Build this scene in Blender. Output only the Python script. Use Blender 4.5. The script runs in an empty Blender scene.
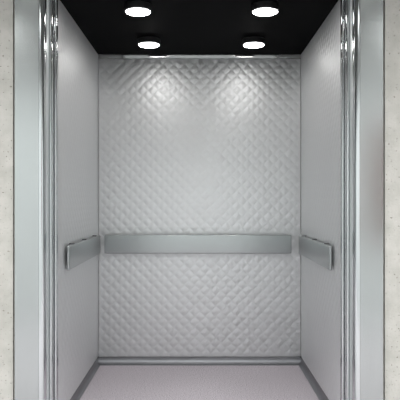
import bpy, bmesh, math
from mathutils import Vector

S = bpy.context.scene
COL = S.collection
PI = math.pi

# ------------------------------------------------------------------ helpers
def new_obj(name, bm, mat, parent=None, smooth=None):
    me = bpy.data.meshes.new(name)
    bmesh.ops.recalc_face_normals(bm, faces=bm.faces[:])
    bm.to_mesh(me); bm.free()
    me.materials.append(mat)
    if smooth is not None:
        for p in me.polygons: p.use_smooth = True
        me.set_sharp_from_angle(angle=math.radians(smooth))
    o = bpy.data.objects.new(name, me)
    COL.objects.link(o)
    if parent is not None: o.parent = parent
    return o

def tag(o, label=None, cat=None, group=None, kind=None):
    if label: o['label'] = label
    if cat: o['category'] = cat
    if group: o['group'] = group
    if kind: o['kind'] = kind
    return o

def struct(name, bm, mat, label=None, smooth=None):
    o = new_obj(name, bm, mat, None, smooth)
    o['kind'] = 'structure'
    if label: o['label'] = label
    return o

def empty(name, loc):
    o = bpy.data.objects.new(name, None)
    o.empty_display_size = 0.05
    o.location = loc
    COL.objects.link(o)
    return o

def box(bm, x0, x1, y0, y1, z0, z1, bevel=0.0, seg=2):
    vs = [bm.verts.new((x, y, z)) for x in (x0, x1) for y in (y0, y1) for z in (z0, z1)]
    idx = [(0,1,3,2), (4,6,7,5), (0,4,5,1), (2,3,7,6), (0,2,6,4), (1,5,7,3)]
    fs = [bm.faces.new([vs[i] for i in f]) for f in idx]
    if bevel > 0:
        es = list({e for f in fs for e in f.edges})
        bmesh.ops.bevel(bm, geom=es, offset=bevel, segments=seg, profile=0.5, affect='EDGES')
    return bm

def prism(bm, prof, a0, a1, axis='z'):
    """closed outline extruded along an axis: z -> (x, y) outline, x -> (y, z) outline, y -> (x, z) outline"""
    def pt(p, a):
        if axis == 'z': return (p[0], p[1], a)
        if axis == 'x': return (a, p[0], p[1])
        return (p[0], a, p[1])
    lo = [bm.verts.new(pt(p, a0)) for p in prof]
    hi = [bm.verts.new(pt(p, a1)) for p in prof]
    n = len(prof)
    for i in range(n):
        j = (i + 1) % n
        bm.faces.new((lo[i], lo[j], hi[j], hi[i]))
    bm.faces.new(lo[::-1]); bm.faces.new(hi)
    return bm

def lathe(bm, prof, seg=48):
    """prof: (r, z) from the bottom centre to the top centre"""
    rings = []
    for r, z in prof:
        if r < 1e-6: rings.append([bm.verts.new((0, 0, z))])
        else: rings.append([bm.verts.new((r*math.cos(2*PI*k/seg), r*math.sin(2*PI*k/seg), z)) for k in range(seg)])
    for a, b in zip(rings[:-1], rings[1:]):
        for k in range(seg):
            l = (k + 1) % seg
            if len(a) == 1 and len(b) == 1: continue
            if len(a) == 1: bm.faces.new((a[0], b[l], b[k]))
            elif len(b) == 1: bm.faces.new((a[k], a[l], b[0]))
            else: bm.faces.new((a[k], a[l], b[l], b[k]))
    return bm

def arc(cx, cy, r, a0, a1, n=10):
    return [(cx + r*math.cos(math.radians(a0 + (a1-a0)*i/n)), cy + r*math.sin(math.radians(a0 + (a1-a0)*i/n))) for i in range(n+1)]

# ---------------------------------------------------------------- materials
class NT:
    def __init__(s, name):
        s.m = bpy.data.materials.new(name); s.m.use_nodes = True
        s.t = s.m.node_tree
        s.b = s.t.nodes['Principled BSDF']
    def n(s, kind, **kw):
        nd = s.t.nodes.new(kind)
        for k, v in kw.items(): setattr(nd, k, v)
        return nd
    def l(s, a, b): s.t.links.new(a, b)
    def math(s, op, a, b=None):
        nd = s.n('ShaderNodeMath', operation=op)
        for i, v in enumerate((a, b)):
            if v is None: continue
            if isinstance(v, (int, float)): nd.inputs[i].default_value = v
            else: s.l(v, nd.inputs[i])
        return nd.outputs[0]
    def coord(s, scale=(1, 1, 1)):
        c = s.n('ShaderNodeTexCoord'); mp = s.n('ShaderNodeMapping')
        mp.inputs['Scale'].default_value = scale
        s.l(c.outputs['Object'], mp.inputs['Vector'])
        return mp.outputs['Vector']
    def noise(s, scale, cscale=(1, 1, 1), detail=3):
        nd = s.n('ShaderNodeTexNoise'); nd.inputs['Scale'].default_value = scale
        nd.inputs['Detail'].default_value = detail
        s.l(s.coord(cscale), nd.inputs['Vector'])
        return nd.outputs['Fac']
    def ramp(s, fac, stops):
        r = s.n('ShaderNodeValToRGB')
        e = r.color_ramp.elements
        while len(e) < len(stops): e.new(0.5)
        for i, (p, c) in enumerate(stops):
            e[i].position = p; e[i].color = (*c, 1)
        s.l(fac, r.inputs['Fac'])
        return r.outputs['Color']
    def rng(s, v, a, b):
        nd = s.n('ShaderNodeMapRange'); s.l(v, nd.inputs['Value'])
        nd.inputs['To Min'].default_value = a; nd.inputs['To Max'].default_value = b
        return nd.outputs['Result']
    def bump(s, h, strength, dist):
        nd = s.n('ShaderNodeBump'); s.l(h, nd.inputs['Height'])
        nd.inputs['Strength'].default_value = strength; nd.inputs['Distance'].default_value = dist
        s.l(nd.outputs['Normal'], s.b.inputs['Normal'])
    def set(s, col=None, rough=None, metal=None, spec=None):
        if col is not None: s.b.inputs['Base Color'].default_value = (*col, 1)
        if rough is not None: s.b.inputs['Roughness'].default_value = rough
        if metal is not None: s.b.inputs['Metallic'].default_value = metal
        if spec is not None: s.b.inputs['Specular IOR Level'].default_value = spec
        return s

def plain(name, col, rough=0.5, metal=0.0, spec=0.5, var=0.06, scale=30):
    t = NT(name).set(col, rough, metal, spec)
    f = t.noise(scale)
    t.l(t.ramp(f, [(0.3, tuple(c*(1-var) for c in col)), (0.7, tuple(min(1, c*(1+var)) for c in col))]), t.b.inputs['Base Color'])
    return t.m

def steel(name, col, rough, cscale=(1, 1, 0.02), streak=0.03, scale=400, rv=0.15):
    """brushed stainless steel: fine streaks along one direction"""
    t = NT(name).set(col, rough, 1.0)
    f = t.noise(scale, cscale, 2)
    t.l(t.ramp(f, [(0.3, tuple(c*(1-streak) for c in col)), (0.7, tuple(min(1, c*(1+streak)) for c in col))]), t.b.inputs['Base Color'])
    t.l(t.rng(f, rough*(1-rv), rough*(1+rv)), t.b.inputs['Roughness'])
    return t.m

def woven(name, axis, col, rough, s=0.059, strength=0.25, dist=0.005, metal=1.0):
    """embossed stainless sheet: a basket weave of small pillows laid on the diagonal"""
    t = NT(name).set(col, rough, metal)
    c = t.n('ShaderNodeTexCoord'); sp = t.n('ShaderNodeSeparateXYZ'); t.l(c.outputs['Object'], sp.inputs[0])
    a, b = sp.outputs[axis], sp.outputs['Z']
    k = 1/(s*math.sqrt(2))
    p = t.math('MULTIPLY', t.math('ADD', a, b), k)
    q = t.math('MULTIPLY', t.math('SUBTRACT', a, b), k)
    par = t.math('FLOORED_MODULO', t.math('ADD', t.math('FLOOR', p), t.math('FLOOR', q)), 2.0)
    odd = t.math('SUBTRACT', 1.0, par)
    sp_ = t.math('ABSOLUTE', t.math('SINE', t.math('MULTIPLY', p, PI)))
    sq_ = t.math('ABSOLUTE', t.math('SINE', t.math('MULTIPLY', q, PI)))
    A = t.math('MULTIPLY', t.math('POWER', sp_, 0.8), t.math('POWER', sq_, 1.5))
    B = t.math('MULTIPLY', t.math('POWER', sq_, 0.8), t.math('POWER', sp_, 1.5))
    h = t.math('ADD', t.math('MULTIPLY', A, odd), t.math('MULTIPLY', B, par))
    t.bump(h, strength, dist)
    f = t.noise(6)
    t.l(t.rng(f, rough*0.93, rough*1.07), t.b.inputs['Roughness'])
    return t.m

def emit(name, col, strength):
    t = NT(name).set((0.8, 0.8, 0.8), 0.4)
    t.b.inputs['Emission Color'].default_value = (*col, 1)
    t.b.inputs['Emission Strength'].default_value = strength
    return t.m

WM, WR, WC = 0.80, 0.52, (0.74, 0.745, 0.75)
M = {}
M['weave_back'] = woven('woven_steel_back', 'X', WC, WR, strength=0.48, metal=WM)
M['weave_side'] = woven('woven_steel_side', 'Y', WC, WR, strength=0.48, metal=WM)
M['frame'] = steel('brushed_steel_frame', (0.515, 0.528, 0.527), 0.22)
M['polish'] = steel('polished_steel', (0.68, 0.695, 0.705), 0.13, rv=0.02, streak=0.01)
M['reveal'] = steel('satin_steel_reveal', (0.74, 0.78, 0.78), 0.42)
M['reveal'].node_tree.nodes['Principled BSDF'].inputs['Metallic'].default_value = 0.7
M['door'] = steel('polished_steel_door', (0.60, 0.61, 0.62), 0.13, rv=0.02, streak=0.01)
M['rail'] = steel('brushed_steel_rail', (0.41, 0.425, 0.428), 0.28, (0.02, 0.02, 1), streak=0.01, rv=0.03)
M['bracket'] = steel('dark_steel_bracket', (0.16, 0.16, 0.17), 0.4)
M['skirt'] = steel('brushed_steel_skirting', (0.27, 0.27, 0.285), 0.45, (0.02, 0.02, 1))
M['cornice'] = steel('polished_steel_cornice', (0.26, 0.26, 0.26), 0.07, (0.02, 1, 1))
M['black'] = plain('satin_black_ceiling', (0.003, 0.003, 0.0033), 0.6, 0, 0.012)
M['housing'] = plain('black_lamp_housing', (0.012, 0.012, 0.013), 0.35, 0, 0.4)
M['rim'] = steel('lamp_rim_metal', (0.35, 0.35, 0.36), 0.25)
M['lamp'] = emit('lamp_glow', (1.0, 0.985, 0.96), 28.0)
M['sill'] = steel('aluminium_sill', (0.55, 0.55, 0.56), 0.35, (0.02, 1, 1))
M['lobby_ceiling'] = plain('dark_lobby_ceiling', (0.035, 0.038, 0.03), 0.7)
M['lobby_wall'] = plain('pale_lobby_wall', (0.66, 0.69, 0.69), 0.6, scale=4, var=0.03)
M['lobby_floor'] = plain('grey_lobby_floor', (0.44, 0.42, 0.435), 0.45, scale=8)
M['wood'] = plain('reddish_brown_wood', (0.11, 0.02, 0.012), 0.45, scale=20, var=0.25)

# speckled mauve-grey rubber floor
t = NT('speckled_mauve_floor').set(None, 0.7, 0, 0.15)
f1 = t.noise(130, detail=2)
t.l(t.ramp(f1, [(0.30, (0.20, 0.17, 0.195)), (0.46, (0.52, 0.465, 0.50)), (0.60, (0.57, 0.52, 0.555)), (0.74, (0.72, 0.67, 0.70))]), t.b.inputs['Base Color'])
t.bump(f1, 0.15, 0.001)
M['floor'] = t.m
# speckled plaster beside the doorway
t = NT('speckled_plaster').set(None, 0.85, 0, 0.2)
f1 = t.noise(14, detail=5)
base = t.ramp(f1, [(0.3, (0.39, 0.375, 0.345)), (0.7, (0.485, 0.465, 0.435))])
f2 = t.noise(75, detail=2)
speck = t.ramp(f2, [(0.29, (0.34, 0.31, 0.28)), (0.36, (1, 1, 1))])
mx = t.n('ShaderNodeMix', data_type='RGBA', blend_type='MULTIPLY'); mx.inputs[0].default_value = 1.0
t.l(base, mx.inputs[6]); t.l(speck, mx.inputs[7]); t.l(mx.outputs[2], t.b.inputs['Base Color'])
t.bump(t.noise(90, detail=4), 0.35, 0.003)
M['plaster'] = t.m

# --------------------------------------------------------------- dimensions
CAM_Z = 1.30
LOBBY_W = 56.0
XL, XR = -0.808, 0.800          # cab side walls
YF, YB = 3.56, 5.07             # cab front edge, back wall
ZC = 2.456                      # cab ceiling
SK = 0.056                      # skirting height
HEAD = 2.43                     # underside of the door head
FACE = 3.30                     # face of the door frame
LZ = 2.99                       # lobby ceiling
LXN, LXP, LYB, LYF = -12.0, 12.0, -0.3, 3.325

# ------------------------------------------------------------------ the cab
struct('floor', box(bmesh.new(), XL-0.03, XR+0.03, YF-0.02, YB+0.03, -0.04, 0.0), M['floor'], 'speckled mauve grey floor of the lift cab')
struct('ceiling', box(bmesh.new(), XL-0.03, XR+0.03, YF-0.02, YB+0.03, ZC, ZC+0.04), M['black'], 'plain black ceiling of the lift cab')
bm = box(bmesh.new(), XL+0.001, XR-0.001, YB, YB+0.025, SK+0.001, ZC-0.034, 0.006, 3)
struct('wall_back', bm, M['weave_back'], 'embossed woven steel wall at the back of the cab', 40)
struct('wall_left', box(bmesh.new(), XL-0.025, XL, YF, YB+0.025, SK+0.001, ZC-0.001, 0.003, 2), M['weave_side'], 'embossed woven steel wall on the left of the cab', 40)
struct('wall_right', box(bmesh.new(), XR, XR+0.025, YF, YB+0.025, SK+0.001, ZC-0.001, 0.003, 2), M['weave_side'], 'embossed woven steel wall on the right of the cab', 40)
# coved steel skirting: stands up the wall and sweeps out onto the floor
def cove(name, pts_of, a0, a1, axis):
    r = 0.040
    pr = [(0.012, 0.0), (0.012, SK), (-0.001, SK)] + [(-0.001 - r + r*math.cos(math.radians(t)), r + 0.0012 - r*math.sin(math.radians(t))) for t in range(0, 91, 10)] + [(-0.001 - r, 0.0)]
    struct(name, prism(bmesh.new(), [pts_of(*p) for p in pr], a0, a1, axis), M['skirt'], None, 40)
cove('baseboard_back', lambda d, z: (YB + d, z), XL+0.002, XR-0.002, 'x')
cove('baseboard_left', lambda d, z: (XL - d*0.6, z), YF, YB-0.002, 'y')
cove('baseboard_right', lambda d, z: (XR + d*0.6, z), YF, YB-0.002, 'y')
# rounded polished strip along the top of the back wall
Rc = 0.032/(math.sin(math.radians(9.2)) - math.sin(math.radians(5.8)))
prof = [(YB+0.012, ZC-0.001), (YB+0.012, ZC-0.033)]
for k in range(13):
    tt = math.radians(9.2 - 3.4*k/12)                  # how far the face leans down
    prof.append((YB+0.004-Rc*math.cos(tt)+Rc*math.cos(math.radians(9.2)), ZC-0.033+Rc*(math.sin(math.radians(9.2))-math.sin(tt))))
struct('trim_1', prism(bmesh.new(), prof, XL+0.002, XR-0.002, 'x'), M['cornice'], 'polished steel strip where back wall meets black ceiling', 40)

# ---------------------------------------------------- doorway, doors, frame
def jamb(name, sgn, outer, inner, label):
    r = 0.03
    X = lambda v: sgn*v
    # outline runs: outer edge, face, bullnose, return, back
    face = [(X(outer), FACE+0.006), (X(outer-0.004), FACE), (X(inner), FACE), (X(inner), FACE+0.010), (X(outer), FACE+0.024)]
    root = struct(name, prism(bmesh.new(), face, 0.0, HEAD+0.13), M['frame'], label)
    nose = [(X(inner-0.0003), FACE+0.001)]
    nose += [(X(inner - r*math.sin(math.radians(a))), FACE + r - r*math.cos(math.radians(a))) for a in range(5, 91, 5)]
    nose += [(X(inner-r), FACE+0.045), (X(inner-0.0003), FACE+0.045)]
    new_obj('rounded_edge', prism(bmesh.new(), nose, 0.0, HEAD), M['polish'], root, 30)
    rev = [(X(inner-0.0003), FACE+0.0455), (X(inner-r+0.001), FACE+0.0455), (X(inner-r), FACE+0.047), (X(inner-r), FACE+0.096), (X(inner-r+0.006), FACE+0.102), (X(inner-0.0003), FACE+0.102)]
    new_obj('reveal', prism(bmesh.new(), rev, 0.0, HEAD), M['reveal'], root)
    return root
jamb('trim_2', -1, 0.959, 0.832, 'brushed steel door frame upright with rounded edge on the left')
jamb('trim_3', 1, 0.948, 0.826, 'brushed steel door frame upright with rounded edge on the right')
bm = box(bmesh.new(), -0.831, 0.825, FACE, FACE+0.10, HEAD+0.001, HEAD+0.13, 0.004)
struct('trim_4', bm, M['frame'])

def door(name, sgn, edge, y0, th, label):
    X = lambda v: sgn*v
    r = 0.009
    pr = [(X(edge+0.56), y0), (X(edge+r), y0)]
    pr += [(X(edge + r - r*math.sin(math.radians(a))), y0 + r - r*math.cos(math.radians(a))) for a in range(10, 91, 10)]
    pr += [(X(edge + r - r*math.cos(math.radians(a))), y0 + th - r + r*math.sin(math.radians(a))) for a in range(10, 91, 10)]
    pr += [(X(edge+0.56), y0+th)]
    return struct(name, prism(bmesh.new(), pr, 0.006, HEAD+0.015), M['door'], label, 30)
door('door_1', -1, 0.790, 3.415, 0.042, 'edge of the open outer steel sliding door on the left')
door('door_2', 1, 0.782, 3.415, 0.042, 'edge of the open outer steel sliding door on the right')
door('door_3', -1, 0.780, 3.485, 0.042, 'edge of the open inner steel sliding door on the left')
door('door_4', 1, 0.772, 3.485, 0.042, 'edge of the open inner steel sliding door on the right')

# sill with two running grooves, below the picture's lower edge
bm = bmesh.new()
ys = [3.30, 3.425, 3.428, 3.444, 3.447, 3.495, 3.498, 3.514, 3.517, 3.538]
zs = [0, 0, -0.012, -0.012, 0, 0, -0.012, -0.012, 0, 0]
prism(bm, list(zip(ys, zs)) + [(3.538, -0.035), (3.30, -0.035)], -1.0, 1.0, 'x')
struct('trim_5', bm, M['sill'])
# shaft lining behind the lobby wall, closing the pockets the doors run in
for nm, sg in (('trim_6', -1), ('trim_7', 1)):
    a, b = sorted((sg*0.84, sg*1.45))
    struct(nm, box(bmesh.new(), a, b, 3.537, 3.557, 0.0, HEAD+0.3), M['bracket'])
struct('trim_8', box(bmesh.new(), -1.45, 1.45, 3.45, 3.538, HEAD+0.02, LZ), M['bracket'])

# -------------------------------------------------------------- lobby shell
struct('wall_front_left', box(bmesh.new(), LXN, -0.970, LYF-0.005, LYF+0.08, 0, LZ), M['plaster'], 'speckled cream plaster wall left of the door frame')
struct('wall_front_right', box(bmesh.new(), 0.959, LXP, LYF-0.005, LYF+0.08, 0, LZ), M['plaster'], 'speckled cream plaster wall right of the door frame')
struct('wall_front_top', box(bmesh.new(), -0.969, 0.958, LYF-0.005, LYF+0.08, HEAD+0.136, LZ), M['plaster'])
struct('wall_lobby_back', box(bmesh.new(), LXN, LXP, LYB-0.1, LYB, 0, LZ), M['lobby_wall'])
struct('wall_lobby_left', box(bmesh.new(), LXN-0.1, LXN, LYB-0.1, LYF+0.08, 0, LZ), M['lobby_wall'])
struct('wall_lobby_right', box(bmesh.new(), LXP, LXP+0.1, LYB-0.1, LYF+0.08, 0, LZ), M['lobby_wall'])
struct('floor_lobby', box(bmesh.new(), LXN, LXP, LYB, 3.299, -0.04, 0.0), M['lobby_floor'])
struct('ceiling_lobby', box(bmesh.new(), LXN, LXP, LYB, LYF+0.08, LZ, LZ+0.05), M['lobby_ceiling'])
# reddish brown board on the wall opposite; it shows as a smear in the right upright
struct('trim_9', box(bmesh.new(), 1.84, 2.65, LYB, LYB+0.03, 0.85, 2.15, 0.005), M['wood'])
# fill lights added out of view along the lobby ceiling; front row brightens plaster
rows = [(x, 0.8, LOBBY_W) for x in (-8.8, -6.6, -4.4, -2.2, 0.0, 2.2, 4.4, 6.6, 8.8)] + [(x, 2.1, LOBBY_W*0.36) for x in (-5.5, -3.3, -1.1, 1.1, 3.3, 5.5)]
for x, y, watts in rows:
    cut = 151 if y < 1.5 else 136
    struct('ceiling_lobby_fill_box', box(bmesh.new(), x-0.52, x+0.52, y-0.17, y+0.17, LZ-0.012, LZ, 0.004), M['housing'])  # plain dark box added above each unseen fill light
    ld = bpy.data.lights.new('lobby_fill_light', 'AREA'); ld.shape = 'RECTANGLE'; ld.size = 1.0; ld.size_y = 0.3
    ld.energy = watts; ld.spread = math.radians(cut); ld.color = (0.97, 1.0, 0.99)
    lo = bpy.data.objects.new('lobby_fill_light', ld); lo.location = (x, y, LZ-0.014); COL.objects.link(lo)

# ------------------------------------------------------------------ things
H = 0.145
def handrail(length, stand, label, loc, rz, lugs=True):
    """plate face looks along -Y, its wall lies at +Y; the plate is centred on X"""
    root = empty('handrail', loc)
    root.rotation_euler = (0, 0, rz)
    tag(root, label, 'handrail', 'flat steel handrails of the lift cab')
    bm = box(bmesh.new(), -length/2, length/2, 0, 0.016, -H/2, H/2, 0.007, 4)
    new_obj('rail_plate', bm, M['rail'], root, 35)
    n = 3 if length < 1.3 else 4
    for k in range(n):
        f = -0.36 + 0.72*k/(n-1)
        bm = bmesh.new()
        box(bm, f*length-0.016, f*length+0.016, 0.0165, stand-0.0005, -0.04, 0.04, 0.002)
        if lugs: box(bm, f*length-0.016, f*length+0.016, 0.004, stand-0.0005, H/2+0.0005, H/2+0.006, 0.0015)
        b = new_obj('bracket', bm, M['bracket'], root)
    return root

ZR = CAM_Z - 0.3455
handrail(1.460, YB-4.995, 'long flat steel handrail across the back wall', (-0.016, 4.995, ZR), 0, False)
yl0, yl1 = 3.80, 4.985
handrail(yl1-yl0, -0.775-XL, 'short flat steel handrail on the left side wall', (-0.775, (yl0+yl1)/2, ZR), PI/2)
handrail(yl1-yl0, XR-0.767, 'short flat steel handrail on the right side wall', (0.767, (yl0+yl1)/2, ZR), -PI/2)

# four surface downlights under the black ceiling
LD = 0.048
def downlight(loc, label):
    root = empty('downlight', loc)
    tag(root, label, 'ceiling light', 'round downlights under the black cab ceiling')
    new_obj('housing', lathe(bmesh.new(), [(0.0, -0.037), (0.079, -0.037), (0.081, -0.035), (0.081, -0.002), (0.079, 0.0), (0.0, 0.0)]), M['housing'], root, 35)
    new_obj('rim', lathe(bmesh.new(), [(0.0735, -0.0375), (0.0735, -0.0415), (0.0745, -0.0425), (0.078, -0.0425), (0.0795, -0.0375)]), M['rim'], root, 35)
    new_obj('lens', lathe(bmesh.new(), [(0.0, -LD-0.001), (0.05, -LD-0.0007), (0.069, -LD+0.0008), (0.0722, -LD+0.004), (0.073, -0.0375), (0.0, -0.0375)]), M['lamp'], root, 35)
    return root
def copy_thing(src, loc, label):
    r = src.copy(); COL.objects.link(r); r.location = loc; r['label'] = label
    for ch in list(src.children):
        c = ch.copy(); COL.objects.link(c); c.parent = r
    return r
d0 = downlight((-0.367, 3.79, ZC), 'round glowing downlight nearest the doorway on the left')
for loc, lab in [((0.386, 3.79, ZC), 'round glowing downlight nearest the doorway on the right'),
                 ((-0.367, 4.60, ZC), 'round glowing downlight close to the back wall on the left'),
                 ((0.386, 4.60, ZC), 'round glowing downlight close to the back wall on the right')]:
    copy_thing(d0, loc, lab)

# ------------------------------------------------------------------- camera
cd = bpy.data.cameras.new('camera'); cam = bpy.data.objects.new('camera', cd); COL.objects.link(cam)
cam.location = (0, 0, CAM_Z); cam.rotation_euler = (PI/2, 0, 0)
cd.sensor_width = 36; cd.lens = 57.6; cd.clip_start = 0.05
S.camera = cam

w = bpy.data.worlds.new('world'); S.world = w; w.use_nodes = True
w.node_tree.nodes['Background'].inputs[0].default_value = (0.02, 0.02, 0.02, 1)

S.view_settings.view_transform = 'Standard'
S.view_settings.look = 'None'
S.view_settings.gamma = 1
S.view_settings.exposure = 0.0
S.view_settings.use_curve_mapping = False
S.cycles.max_bounces = 14
S.cycles.diffuse_bounces = 6
S.cycles.glossy_bounces = 10
S.cycles.use_denoising = True
